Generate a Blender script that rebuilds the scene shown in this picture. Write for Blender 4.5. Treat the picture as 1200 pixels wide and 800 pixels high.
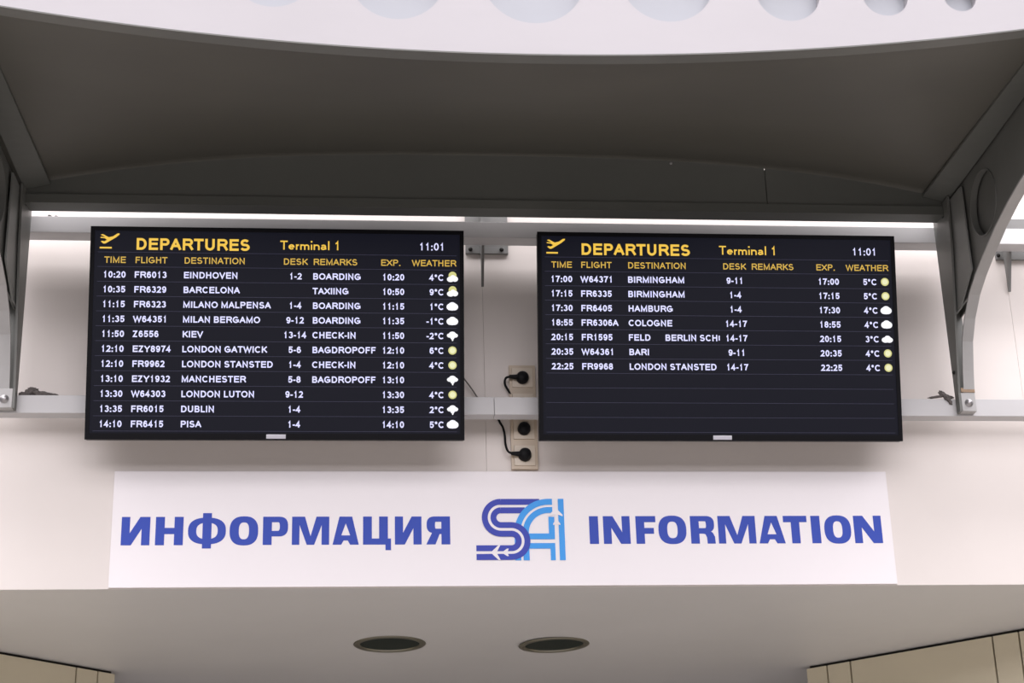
import bpy, bmesh, math, random
from mathutils import Vector, Matrix
from mathutils.geometry import tessellate_polygon

for o in list(bpy.data.objects):
    bpy.data.objects.remove(o)
S = bpy.context.scene
COL = S.collection
random.seed(7)
R = math.radians

# ------------------------------------------------------------------ camera
YAW, PITCH, ROLL = 0.0982, 0.3837, -0.0298
CAM = Vector((-0.3756, -5.3, 1.6))
cf = Vector((math.sin(YAW) * math.cos(PITCH), math.cos(YAW) * math.cos(PITCH), math.sin(PITCH)))
cr = Vector((math.cos(YAW), -math.sin(YAW), 0))
cu = cr.cross(cf)
c_, s_ = math.cos(ROLL), math.sin(ROLL)
cr2 = c_ * cr + s_ * cu
cu2 = -s_ * cr + c_ * cu
cd = bpy.data.cameras.new('camera')
cam = bpy.data.objects.new('camera', cd)
COL.objects.link(cam)
cam.matrix_world = Matrix(((cr2.x, cu2.x, -cf.x, CAM.x), (cr2.y, cu2.y, -cf.y, CAM.y),
                           (cr2.z, cu2.z, -cf.z, CAM.z), (0, 0, 0, 1)))
cd.sensor_width = 36.0
cd.lens = 2150 / 1200 * 36.0
cd.clip_end = 200
S.camera = cam

# ------------------------------------------------------------------ world and lights
W = bpy.data.worlds.new('hall_daylight')
S.world = W
W.use_nodes = True
bg = W.node_tree.nodes['Background']
bg.inputs[0].default_value = (0.80, 0.80, 0.90, 1)
bg.inputs[1].default_value = 0.07


def area(name, loc, rot, sx, sy, power, color):
    l = bpy.data.lights.new(name, 'AREA')
    l.shape = 'RECTANGLE'
    l.size, l.size_y, l.energy, l.color = sx, sy, power, color
    o = bpy.data.objects.new(name, l)
    o.location, o.rotation_euler = loc, rot
    COL.objects.link(o)
    return o


# glazed roof of the hall: daylight from overhead
area('roof_skylight', (0.1, -8.6, 10.0), (0, 0, 0), 24, 18.0, 4400, (1.0, 0.955, 0.985))
# high windows of the opposite side of the hall
area('clerestory_window', (0.1, -18.5, 7.6), (R(90), 0, 0), 24, 4.2, 1500, (1.0, 0.95, 0.99))
# strip lamp added below the roof to brighten the wall behind the canopy slot
area('added_wall_fill', (0.1, -1.05, 6.3), (0, 0, 0), 9.0, 0.6, 205, (1.0, 0.96, 0.98))
S.view_settings.view_transform = 'Standard'
S.view_settings.look = 'None'
S.view_settings.exposure = 0.05
S.view_settings.gamma = 1.0
S.view_settings.use_curve_mapping = False


# ------------------------------------------------------------------ materials
def mat(name, col, rough=0.5, metal=0.0, var=0.0, scale=3.0, stretch=(1, 1, 1), bump=0.0, bscale=60, spec=0.5, emis=None, estr=0.0, coat=0.0):
    m = bpy.data.materials.new(name)
    m.use_nodes = True
    nt = m.node_tree
    b = nt.nodes['Principled BSDF']
    b.inputs['Base Color'].default_value = (*col, 1)
    b.inputs['Roughness'].default_value = rough
    b.inputs['Metallic'].default_value = metal
    b.inputs['Specular IOR Level'].default_value = spec
    b.inputs['Coat Weight'].default_value = coat
    if emis:
        b.inputs['Emission Color'].default_value = (*emis, 1)
        b.inputs['Emission Strength'].default_value = estr
    if var or bump:
        tc = nt.nodes.new('ShaderNodeTexCoord')
        mp = nt.nodes.new('ShaderNodeMapping')
        mp.inputs['Scale'].default_value = stretch
        nt.links.new(tc.outputs['Object'], mp.inputs[0])
    if var:
        n = nt.nodes.new('ShaderNodeTexNoise')
        n.inputs['Scale'].default_value = scale
        n.inputs['Detail'].default_value = 6
        n.inputs['Roughness'].default_value = 0.6
        nt.links.new(mp.outputs[0], n.inputs['Vector'])
        r = nt.nodes.new('ShaderNodeValToRGB')
        r.color_ramp.elements[0].position = 0.3
        r.color_ramp.elements[1].position = 0.72
        r.color_ramp.elements[0].color = (*[c * (1 - var) for c in col], 1)
        r.color_ramp.elements[1].color = (*[min(1, c * (1 + var * 0.6)) for c in col], 1)
        nt.links.new(n.outputs['Fac'], r.inputs[0])
        nt.links.new(r.outputs[0], b.inputs['Base Color'])
    if bump:
        n2 = nt.nodes.new('ShaderNodeTexNoise')
        n2.inputs['Scale'].default_value = bscale
        n2.inputs['Detail'].default_value = 4
        nt.links.new(mp.outputs[0], n2.inputs['Vector'])
        bp = nt.nodes.new('ShaderNodeBump')
        bp.inputs['Strength'].default_value = bump
        bp.inputs['Distance'].default_value = 0.004
        nt.links.new(n2.outputs['Fac'], bp.inputs['Height'])
        nt.links.new(bp.outputs[0], b.inputs['Normal'])
    return m


M = {}
M['wall'] = mat('cream_wall_panel', (0.70, 0.650, 0.618), 0.55, var=0.05, scale=1.3, bump=0.08, bscale=9)
M['soffit'] = mat('soffit_paint', (0.68, 0.68, 0.69), 0.5, var=0.05, scale=1.2)
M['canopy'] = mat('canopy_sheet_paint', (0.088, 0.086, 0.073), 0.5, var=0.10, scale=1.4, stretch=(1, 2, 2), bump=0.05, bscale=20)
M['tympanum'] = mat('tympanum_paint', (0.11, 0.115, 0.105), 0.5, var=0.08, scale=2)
M['steel'] = mat('pale_grey_painted_steel', (0.38, 0.375, 0.37), 0.45, var=0.10, scale=6, bump=0.05, bscale=40)
M['beam'] = mat('white_painted_steel', (0.44, 0.425, 0.445), 0.5, var=0.05, scale=2.0, stretch=(0.5, 1, 1.5), bump=0.05, bscale=12)
M['lining'] = mat('pale_blue_grey_lining', (0.38, 0.395, 0.43), 0.5, var=0.05, scale=3)
M['rail'] = mat('grey_rail_paint', (0.50, 0.495, 0.50), 0.45, var=0.07, scale=5, stretch=(0.4, 1, 1))
M['darksteel'] = mat('shaded_grey_steel', (0.135, 0.138, 0.128), 0.5, var=0.1, scale=5)  # bracket steel darkened, canopy shade put into its colour; also on the beam flange
M['console'] = mat('console_grey_paint', (0.17, 0.17, 0.165), 0.5, var=0.08)
M['bolt'] = mat('zinc_bolt', (0.42, 0.41, 0.42), 0.35, metal=0.8)
M['rust'] = mat('rusty_tape', (0.32, 0.22, 0.14), 0.7, var=0.3, scale=40)
M['sign'] = mat('white_sign_board', (0.80, 0.765, 0.785), 0.35, var=0.02, scale=1)
M['blue'] = mat('blue_sign_print', (0.052, 0.090, 0.44), 0.45, spec=0.08)
M['logo_blue'] = mat('deep_blue_print', (0.065, 0.085, 0.43), 0.45, spec=0.08)
M['logo_sky'] = mat('sky_blue_print', (0.075, 0.35, 0.83), 0.45, spec=0.08)
M['logo_white'] = mat('white_print', (0.80, 0.765, 0.785), 0.4)
M['bezel'] = mat('black_plastic_bezel', (0.004, 0.004, 0.006), 0.45, spec=0.12)
M['tvback'] = mat('black_plastic_shell', (0.012, 0.012, 0.013), 0.5)
M['screen'] = mat('dark_screen_glass', (0.004, 0.004, 0.006), 0.4, spec=0.12, emis=(0.0055, 0.006, 0.0115), estr=0.9)
M['line'] = mat('screen_rule', (0.01, 0.01, 0.02), 0.4, emis=(0.020, 0.020, 0.045), estr=1)
M['t_white'] = mat('lit_white_text', (0.02, 0.02, 0.02), 0.4, emis=(0.66, 0.66, 1.0), estr=1.15)
M['t_yellow'] = mat('lit_yellow_text', (0.02, 0.02, 0.02), 0.4, emis=(0.90, 0.56, 0.06), estr=0.95)
M['t_gold'] = mat('lit_gold_text', (0.02, 0.02, 0.02), 0.4, emis=(0.75, 0.47, 0.06), estr=0.85)
M['i_white'] = mat('lit_white_icon', (0.02, 0.02, 0.02), 0.4, emis=(0.95, 0.95, 1.0), estr=1)
M['i_sun'] = mat('lit_sun_icon', (0.02, 0.02, 0.02), 0.4, emis=(0.62, 0.60, 0.22), estr=1)
M['i_suncore'] = mat('lit_sun_core', (0.02, 0.02, 0.02), 0.4, emis=(0.80, 0.80, 0.50), estr=1)
M['silver'] = mat('silver_badge', (0.62, 0.62, 0.68), 0.3, metal=0.3)
M['socket'] = mat('beige_socket_plastic', (0.52, 0.43, 0.33), 0.4)
M['socket2'] = mat('beige_socket_insert', (0.60, 0.52, 0.42), 0.35)
M['rubber'] = mat('black_rubber', (0.005, 0.005, 0.006), 0.5, spec=0.15)
M['cablegrey'] = mat('grey_cable', (0.12, 0.11, 0.10), 0.6)
M['dirt'] = mat('grey_dirt', (0.13, 0.115, 0.11), 0.95, var=0.4, scale=60, bump=0.6, bscale=200)
M['panel'] = mat('beige_wall_panel', (0.70, 0.64, 0.49), 0.5, var=0.04, scale=2)
M['joint'] = mat('black_joint', (0.012, 0.011, 0.01), 0.8)
M['trim'] = mat('downlight_trim', (0.24, 0.23, 0.185), 0.3, metal=0.5)
M['lens'] = mat('dark_downlight_lens', (0.022, 0.032, 0.028), 0.5, spec=0.3)
M['floor'] = mat('hall_floor', (0.34, 0.318, 0.295), 0.5, var=0.1, scale=1.5)
M['back'] = mat('inner_wall_paint', (0.14, 0.12, 0.10), 0.6, var=0.03)


# ------------------------------------------------------------------ helpers
def link(o):
    COL.objects.link(o)
    return o


def empty(name, loc=(0, 0, 0), rot=(0, 0, 0)):
    o = bpy.data.objects.new(name, None)
    o.location, o.rotation_euler = loc, rot
    o.empty_display_size = 0.05
    return link(o)


def tag(o, label=None, cat=None, group=None, kind=None):
    for k, v in (('label', label), ('category', cat), ('group', group), ('kind', kind)):
        if v:
            o[k] = v
    return o


def mesh_obj(name, verts, faces, m, parent=None, smooth=False, mats=None, fmats=None):
    me = bpy.data.meshes.new(name)
    me.from_pydata([tuple(v) for v in verts], [], faces)
    for mm in (mats or [m]):
        me.materials.append(mm)
    if fmats:
        for p, i in zip(me.polygons, fmats):
            p.material_index = i
    if smooth:
        for p in me.polygons:
            p.use_smooth = True
    me.update()
    o = bpy.data.objects.new(name, me)
    if parent:
        o.parent = parent
    return link(o)


def bm_obj(name, bm, m, parent=None, smooth=False):
    bmesh.ops.recalc_face_normals(bm, faces=bm.faces)
    me = bpy.data.meshes.new(name)
    bm.to_mesh(me)
    bm.free()
    me.materials.append(m)
    if smooth:
        for p in me.polygons:
            p.use_smooth = True
    o = bpy.data.objects.new(name, me)
    if parent:
        o.parent = parent
    return link(o)


def bm_box(bm, x0, x1, y0, y1, z0, z1, bevel=0.0):
    r = bmesh.ops.create_cube(bm, size=1)
    vs = r['verts']
    for v in vs:
        v.co = Vector(((x0 + x1) / 2 + v.co.x * (x1 - x0), (y0 + y1) / 2 + v.co.y * (y1 - y0), (z0 + z1) / 2 + v.co.z * (z1 - z0)))
    if bevel:
        es = list({e for v in vs for e in v.link_edges})
        bmesh.ops.bevel(bm, geom=es, offset=bevel, segments=2, affect='EDGES', profile=0.7)


def box(name, x0, x1, y0, y1, z0, z1, m, parent=None, bevel=0.0):
    bm = bmesh.new()
    bm_box(bm, x0, x1, y0, y1, z0, z1, bevel)
    return bm_obj(name, bm, m, parent)


def plate(loops, t, f):
    """loops: 2D outline + holes; returns verts, faces of a slab; f(u, v, w) maps to 3D, w in (0, t)."""
    tris = tessellate_polygon([[Vector((p[0], p[1], 0)) for p in L] for L in loops])
    flat = [p for L in loops for p in L]
    n = len(flat)
    verts = [f(p[0], p[1], 0) for p in flat] + [f(p[0], p[1], t) for p in flat]
    faces = [tuple(q) for q in tris] + [tuple(i + n for i in reversed(q)) for q in tris]
    k = 0
    for L in loops:
        m_ = len(L)
        for i in range(m_):
            a, b = k + i, k + (i + 1) % m_
            faces.append((a, b, b + n, a + n))
        k += m_
    return verts, faces


def plate_obj(name, loops, t, f, m, parent=None):
    v, fa = plate(loops, t, f)
    bm = bmesh.new()
    vs = [bm.verts.new(p) for p in v]
    for q in fa:
        if len(set(q)) == len(q):
            try:
                bm.faces.new([vs[i] for i in q])
            except ValueError:
                pass
    return bm_obj(name, bm, m, parent)


def circ(cx, cy, r, n=48, ry=None):
    ry = ry or r
    return [(cx + r * math.cos(2 * math.pi * i / n), cy + ry * math.sin(2 * math.pi * i / n)) for i in range(n)]


def tube(name, pts, r, m, parent=None, n=10, samples=8):
    """smooth tube through the points (Catmull-Rom)."""
    P = [Vector(p) for p in pts]
    Q = [2 * P[0] - P[1]] + P + [2 * P[-1] - P[-2]]
    C = []
    for i in range(1, len(Q) - 2):
        for k in range(samples):
            t = k / samples
            a, b, c, d = Q[i - 1:i + 3]
            C.append(0.5 * ((2 * b) + (c - a) * t + (2 * a - 5 * b + 4 * c - d) * t * t + (3 * b - a - 3 * c + d) * t ** 3))
    C.append(P[-1])
    rr = r if callable(r) else (lambda t: r)
    verts, faces = [], []
    up = Vector((0.13, 0.2, 1)).normalized()
    for i, c in enumerate(C):
        tan = (C[min(i + 1, len(C) - 1)] - C[max(i - 1, 0)]).normalized()
        a = tan.cross(up)
        if a.length < 1e-3:
            a = tan.cross(Vector((1, 0, 0)))
        a.normalize()
        b = tan.cross(a)
        for k in range(n):
            th = 2 * math.pi * k / n
            verts.append(c + rr(i / (len(C) - 1)) * (math.cos(th) * a + math.sin(th) * b))
    for i in range(len(C) - 1):
        for k in range(n):
            k2 = (k + 1) % n
            faces.append((i * n + k, i * n + k2, (i + 1) * n + k2, (i + 1) * n + k))
    faces.append(tuple(range(n - 1, -1, -1)))
    faces.append(tuple((len(C) - 1) * n + k for k in range(n)))
    return mesh_obj(name, verts, faces, m, parent, smooth=True)


def lathe(name, prof, m, parent=None, n=40, axis='z', centre=(0, 0, 0)):
    """prof: (radius, height) pairs; closed at the ends when the radius is 0."""
    verts, faces = [], []
    for r, h in prof:
        for k in range(n):
            a = 2 * math.pi * k / n
            u, v = r * math.cos(a), r * math.sin(a)
            p = (u, v, h) if axis == 'z' else ((u, h, v) if axis == 'y' else (h, u, v))
            verts.append(Vector(p) + Vector(centre))
    for i in range(len(prof) - 1):
        for k in range(n):
            k2 = (k + 1) % n
            faces.append((i * n + k, i * n + k2, (i + 1) * n + k2, (i + 1) * n + k))
    bm = bmesh.new()
    vs = [bm.verts.new(p) for p in verts]
    for q in faces:
        bm.faces.new([vs[i] for i in q])
    bmesh.ops.remove_doubles(bm, verts=bm.verts, dist=1e-6)
    o = bm_obj(name, bm, m, parent, smooth=False)
    for p in o.data.polygons:
        p.use_smooth = True
    return o


# ================================================================== STRUCTURE
ZS = 2.9635          # height of the lower soffit
CX = 0.09            # middle of the kiosk

fl = box('floor', -14, 14, -20, 6, -0.1, 0, M['floor'])
tag(fl, kind='structure')

# fascia wall: cream panels with fine joints
wf = empty('wall_front', (0, 0, ZS))
tag(wf, kind='structure')
seams = [-6.0, -3.37, -1.655, 0.0575, 1.771, 3.48, 6.0]
for a, b in zip(seams[:-1], seams[1:]):
    box('wall_panel', a + 0.0003, b - 0.0003, 0.0, 0.02, 0.0, 3.6, M['wall'], wf, bevel=0.0006)
box('wall_core', -6.0, 6.0, 0.0202, 0.12, 0.0, 3.6, M['wall'], wf)

# soffit above the counter, with two round cut-outs for the downlights
DL = [(-0.219, 0.740), (0.335, 0.772)]
outer = [(-4.5, 0.0), (4.5, 0.0), (4.5, 2.098), (-4.5, 2.098)]
cl = plate_obj('ceiling', [outer] + [circ(x, y, 0.102) for x, y in DL], 0.06,
               lambda u, v, w: Vector((u, v + 0.001, ZS - 0.0005 + w - 0.0)), M['soffit'])
cl.location.z = 0
tag(cl, kind='structure')
# fill above cut-outs so no light leaks in
box('ceiling_light_block', -4.5, 4.5, 0.13, 2.098, ZS + 0.16, ZS + 0.2, M['joint'], cl)

wb = box('wall_back', -4.5, 4.5, 2.1, 2.2, 0, ZS + 0.2, M['back'])  # unseen; set near and dark to cut bounce light on the soffit
tag(wb, kind='structure')


def slanted_wall(name, corner, ang, seam_list, total):
    """45 degree wall under the soffit, made of tall beige panels over a black backing.
    local x runs from the inner corner outwards, local y is the visible side (negative = front)."""
    w = empty(name, (corner[0], corner[1], 0), (0, 0, ang))
    tag(w, kind='structure')
    side = 1 if name.endswith('right') else -1
    yy = (0.012, 0.06)
    box('backing', 0.006 if side > 0 else -total, total if side > 0 else -0.006, 0.014, 0.06, 0, ZS - 0.001, M['joint'], w)
    prev = 0.0
    for s in seam_list + [total]:
        g = 0.003
        a, b = prev + g * (prev > 0), s - g
        x0, x1 = (a, b) if side > 0 else (-b, -a)
        box('panel', x0, x1, 0.0, 0.0138, 0.02, ZS - 0.011, M['panel'], w, bevel=0.0015)
        prev = s
    return w


# panel side faces the viewer (towards -y); rotation turns local +x to the wall direction
slanted_wall('wall_left', (-1.161, 1.131), R(45.0), [0.073, 0.164, 0.72, 0.82, 1.37, 1.46], 1.60)
slanted_wall('wall_right', (1.291, 1.152), R(-44.0), [0.083, 0.177, 0.72, 0.815, 1.36, 1.46], 1.60)
# ================================================================== CANOPY
CY0, CY1 = -0.200, -1.200       # back beam and front beam
XL, XR = -1.345, 1.525
SPL = math.tan(R(3.0))


def edges(y):
    d = -(y - CY0)
    return XL - SPL * d, XR + SPL * d


def z_back(x):
    t = abs((x - CX) / 1.435)
    return 4.297 - 0.135 * min(t, 1.05) ** 2.8


def z_front(x):
    return 4.061 + 0.0612 * (x - 0.08) ** 2


canopy = empty('canopy', (CX, CY0, 4.11))
tag(canopy, 'dark olive grey curved steel canopy with a white pierced front beam above the displays', 'canopy')
CO = Vector((CX, CY0, 4.11))

# warped roof sheet
NX, NY = 64, 24
top, bot = [], []
for j in range(NY + 1):
    v = j / NY
    y = CY0 + (CY1 - CY0) * v
    xl, xr = edges(y)
    for i in range(NX + 1):
        u = i / NX
        x = (xl - 0.032) + (xr - xl + 0.064) * u
        xb = XL + (XR - XL) * u
        xf = edges(CY1)[0] + (edges(CY1)[1] - edges(CY1)[0]) * u
        e = v * v * (3 - 2 * v) * 0.35 + v * 0.65
        z = z_back(xb) * (1 - e) + z_front(xf) * e
        bot.append(Vector((x, y, z)) - CO)
        top.append(Vector((x, y, z + 0.006)) - CO)
verts = bot + top
n1 = len(bot)
faces = []
for j in range(NY):
    for i in range(NX):
        a = j * (NX + 1) + i
        faces.append((a, a + 1, a + NX + 2, a + NX + 1))
        faces.append((a + n1 + NX + 1, a + n1 + NX + 2, a + n1 + 1, a + n1))
for j in range(NY):
    for i in (0, NX):
        a = j * (NX + 1) + i
        faces.append((a, a + NX + 1, a + NX + 1 + n1, a + n1))
for i in range(NX):
    for j in (0, NY):
        a = j * (NX + 1) + i
        faces.append((a, a + 1, a + 1 + n1, a + n1))
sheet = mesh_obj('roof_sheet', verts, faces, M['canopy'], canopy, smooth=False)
for p in sheet.data.polygons:
    p.use_smooth = len(p.vertices) == 4 and abs(p.normal.z) > 0.6

# flat edge trims beneath the sheet, along both sides
for sgn in (-1, 1):
    vs, fs = [], []
    n = 20
    for k in range(n + 1):
        v = k / n
        y = CY0 - 0.006 + (CY1 + 0.01 - CY0) * v
        xl, xr = edges(y)
        e = v * v * (3 - 2 * v) * 0.35 + v * 0.65
        xe = xl if sgn < 0 else xr
        xi = xe - sgn * 0.075
        zb = z_back(XL if sgn < 0 else XR) * (1 - e) + z_front(edges(CY1)[0 if sgn < 0 else 1]) * e
        ui = 0.075 / (xr - xl)
        xb = XL + (XR - XL) * (ui if sgn < 0 else 1 - ui)
        xf = edges(CY1)[0] + (edges(CY1)[1] - edges(CY1)[0]) * (ui if sgn < 0 else 1 - ui)
        zi = z_back(xb) * (1 - e) + z_front(xf) * e
        for (x, z) in ((xe, zb - 0.001), (xi, zi - 0.001), (xi, zi - 0.009), (xe, zb - 0.009)):
            vs.append(Vector((x, y, z)) - CO)
    for k in range(n):
        for q in range(4):
            q2 = (q + 1) % 4
            fs.append((k * 4 + q, k * 4 + q2, k * 4 + 4 + q2, k * 4 + 4 + q))
    fs += [(0, 1, 2, 3), (n * 4 + 3, n * 4 + 2, n * 4 + 1, n * 4)]
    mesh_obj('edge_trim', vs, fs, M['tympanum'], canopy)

# lens-shaped plates closing the back, two pieces with a joint
def tymp(x0, x1):
    n = 40
    up = [(x0 + (x1 - x0) * i / n, z_back(x0 + (x1 - x0) * i / n) + 0.012) for i in range(n + 1)]
    return [(x0, 4.112)] + up + [(x1, 4.112)]


XJ = 0.948
for a, b in ((XL - 0.018, XJ - 0.0012), (XJ + 0.0012, XR + 0.0078)):
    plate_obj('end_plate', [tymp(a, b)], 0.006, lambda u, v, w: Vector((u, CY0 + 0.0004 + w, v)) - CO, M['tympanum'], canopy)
plate_obj('joint_strip', [[(XJ - 0.02, 4.113), (XJ + 0.02, 4.113), (XJ + 0.02, z_back(XJ) ), (XJ - 0.02, z_back(XJ))]], 0.003, lambda u, v, w: Vector((u, CY0 + 0.0068 + w, v)) - CO, M['joint'], canopy)
bm = bmesh.new()
bm_box(bm, XL - 0.018, XR + 0.0078, CY0 - 0.010, CY0 - 0.0005, 4.108, 4.138, 0.001)
bm_box(bm, XL, XR, CY0 - 0.0005, CY0 + 0.050, 4.108, 4.112, 0.0005)
bm_obj('bottom_angle', bm, M['tympanum'], canopy).location = -CO
lathe('light_gap_dot', [(0, -0.005), (0.003, -0.0045), (0.0045, -0.002), (0.0045, 0)], M['bolt'], canopy, 16, 'y',
      Vector((0.648, CY0 - 0.001, z_back(0.648) - 0.008)) - CO)  # metal dot standing for light that shows through a small gap

# white front beam with round holes that shrink towards the ends
holes = [(0.109, 0.133), (0.463, 0.122), (0.785, 0.085), (1.048, 0.061), (1.252, 0.043),
         (-0.246, 0.122), (-0.565, 0.108), (-0.860, 0.085), (-1.115, 0.060), (-1.300, 0.038)]
hb = {0.109: 4.160, 0.463: 4.174, 0.785: 4.185, 1.048: 4.208, 1.252: 4.227, -0.246: 4.163, -0.565: 4.191, -0.860: 4.215, -1.115: 4.235, -1.300: 4.255}
xa, xb_ = edges(CY1)
nb = 60
low = [(xa + (xb_ - xa) * i / nb, z_front(xa + (xb_ - xa) * i / nb)) for i in range(nb + 1)]
low = [(x, z - 0.015) for x, z in low]
upp = [(x, 4.56 - 0.105 * ((x - 0.08) / 1.5) ** 2) for x, _ in reversed(low)]
plate_obj('front_beam', [low + upp] + [circ(x, hb[x] - 0.022 + r, r, 56) for x, r in holes], 0.034,
          lambda u, v, w: Vector((u, CY1 - 0.034 + w, v)) - CO, M['beam'], canopy)

# flat flange under the beam
plate_obj('bottom_flange', [[(x, z - 0.0045) for x, z in low] + [(x, z - 0.0003) for x, z in reversed(low)]], 0.042,
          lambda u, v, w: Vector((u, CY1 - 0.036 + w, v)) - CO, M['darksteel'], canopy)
# lining plate behind the holes
lo2 = [(x, z + 0.03) for x, z in low[1:-1]]
up2 = [(x, z - 0.03) for x, z in upp[1:-1]]
plate_obj('beam_lining', [lo2 + up2], 0.004, lambda u, v, w: Vector((u, CY1 + 0.0005 + w, v)) - CO, M['lining'], canopy)


# ================================================================== BRACKETS
def bracket(label, anchor, sg):
    """cantilever bracket: cheek plate, pierced box web, curved flange, bolted foot. local x outwards * sg."""
    o = empty('canopy_bracket', (anchor, -0.12, 3.465), (0, 0, R(3.0) * sg))
    tag(o, label, 'bracket', None)
    O = Vector((0, -0.12, 3.465))

    def f0(x, y, z):   # absolute-ish coordinates to local
        return Vector((sg * x, y, z)) - O

    def zt(y):
        if y > CY0:
            return 4.147
        v = (y - CY0) / (CY1 - CY0)
        e = v * v * (3 - 2 * v) * 0.35 + v * 0.65
        return z_back(XR if sg > 0 else XL) * (1 - e) + z_front(edges(CY1)[1 if sg > 0 else 0]) * e - 0.0015
    # cheek plate
    ch = [(-0.121, 4.147), (-0.196, 4.147), (-0.196, 4.100), (-0.2125, 4.100), (-0.2125, 4.149), (-0.254, 4.151), (-0.235, 3.98), (-0.150, 3.53), (-0.148, 3.47), (-0.121, 3.47)]
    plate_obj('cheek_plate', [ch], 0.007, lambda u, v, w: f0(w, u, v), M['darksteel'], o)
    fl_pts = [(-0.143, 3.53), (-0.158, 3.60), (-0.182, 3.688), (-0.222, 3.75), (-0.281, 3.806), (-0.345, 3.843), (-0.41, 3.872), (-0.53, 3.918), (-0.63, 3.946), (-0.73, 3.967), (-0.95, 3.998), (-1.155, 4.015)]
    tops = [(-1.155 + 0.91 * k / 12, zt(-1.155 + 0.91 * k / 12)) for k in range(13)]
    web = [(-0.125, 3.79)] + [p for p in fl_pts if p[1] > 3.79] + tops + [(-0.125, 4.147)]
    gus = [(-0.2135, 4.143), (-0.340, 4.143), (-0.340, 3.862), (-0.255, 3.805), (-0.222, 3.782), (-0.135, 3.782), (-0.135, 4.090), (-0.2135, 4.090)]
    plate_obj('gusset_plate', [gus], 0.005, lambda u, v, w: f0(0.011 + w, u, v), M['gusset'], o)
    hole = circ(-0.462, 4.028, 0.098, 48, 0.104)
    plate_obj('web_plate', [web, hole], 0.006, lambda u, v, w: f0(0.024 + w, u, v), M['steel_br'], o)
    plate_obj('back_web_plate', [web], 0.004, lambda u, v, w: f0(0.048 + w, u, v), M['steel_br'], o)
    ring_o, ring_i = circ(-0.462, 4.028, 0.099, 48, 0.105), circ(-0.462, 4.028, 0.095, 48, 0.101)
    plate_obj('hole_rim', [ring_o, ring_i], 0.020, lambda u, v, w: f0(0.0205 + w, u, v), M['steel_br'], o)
    # curved flange
    vs, fs = [], []
    P = [Vector((0, a, b)) for a, b in fl_pts]
    for i, p in enumerate(P):
        t = (P[min(i + 1, len(P) - 1)] - P[max(i - 1, 0)]).normalized()
        nrm = Vector((0, t.z, -t.y))
        if nrm.y > 0:
            nrm = -nrm
        for (x, q) in ((0.018, 0), (0.053, 0), (0.053, 0.006), (0.018, 0.006)):
            w_ = p + nrm * q
            vs.append(f0(x, w_.y, w_.z))
    for i in range(len(P) - 1):
        for q in range(4):
            q2 = (q + 1) % 4
            fs.append((i * 4 + q, i * 4 + q2, i * 4 + 4 + q2, i * 4 + 4 + q))
    fs += [(0, 1, 2, 3), tuple((len(P) - 1) * 4 + q for q in (3, 2, 1, 0))]
    mesh_obj('curved_flange', vs, fs, M['steel'], o)
    # foot
    bm = bmesh.new()
    x0, x1 = sorted((0.0075 * sg, 0.053 * sg))
    bm_box(bm, x0, x1, -0.150, -0.121, 3.470, 3.530, 0.002)
    b = bm_obj('foot_plate', bm, M['steel'], o)
    b.location = -O
    lathe('foot_bolt', [(0, -0.010), (0.006, -0.0095), (0.009, -0.006), (0.009, -0.002), (0.013, -0.002), (0.013, 0)], M['bolt'], o, 12, 'y',
          f0(0.030, -0.1505, 3.497))
    lathe('bolt', [(0, -0.006), (0.004, -0.005), (0.006, -0.002), (0.006, 0)], M['joint'], o, 12, 'x',
          f0(-0.0005 if sg > 0 else 0.001, -0.140, 3.60))
    # inner back post strip of the channel
    bm = bmesh.new()
    x0, x1 = sorted((0.0075 * sg, 0.053 * sg))
    bm_box(bm, x0, x1, -0.128, -0.121, 3.531, 4.08)
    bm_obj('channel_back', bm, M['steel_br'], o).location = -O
    return o


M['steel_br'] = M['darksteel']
M['gusset'] = mat('lit_grey_gusset_steel', (0.20, 0.205, 0.195), 0.5, var=0.08)  # same bracket steel, lighter tone stands for the light on the gusset
br_r = bracket('curved grey steel canopy bracket with oval hole and brown tape, right of the displays', 1.505, 1)
bm = bmesh.new()
bm_box(bm, 0.009, 0.0535, -0.1515, -0.1495 + 0.002, 3.5315, 3.545, 0.0005)
t = bm_obj('brown_tape', bm, M['rust'], br_r)
t['label'] = 'brown rusty strip above the foot'
t.location = (0, 0.12, -3.465)
br_l = bracket('curved grey steel canopy bracket cut by the left edge of the picture', -1.335, -1)


# ================================================================== RAILS
def rail(name, label, z0, z1, y0, y1, segs):
    o = empty(name, (CX, y1, z0))
    tag(o, label, 'rail')
    for a, b in segs:
        box('rail_segment', a - CX, b - CX, y0 - y1, 0, 0, z1 - z0, M['rail'], o, bevel=0.002)
    return o


ru = rail('steel_rail', 'upper grey steel box rail running behind the tops of both displays', 4.051, 4.106, -0.12, -0.062, [(-3.9, 4.1)])
rl = rail('steel_rail', 'lower pale grey steel box rail crossing behind the displays and in front of the sockets', 3.464, 3.520, -0.12, -0.074, [(-3.9, 0.0745), (0.0757, 4.1)])
for x in (-3.0, -0.7, 0.62, 2.9):
    box('standoff', x - CX - 0.02, x - CX + 0.02, 0.0002, 0.0735, 0.01, 0.046, M['rail'], rl)


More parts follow.
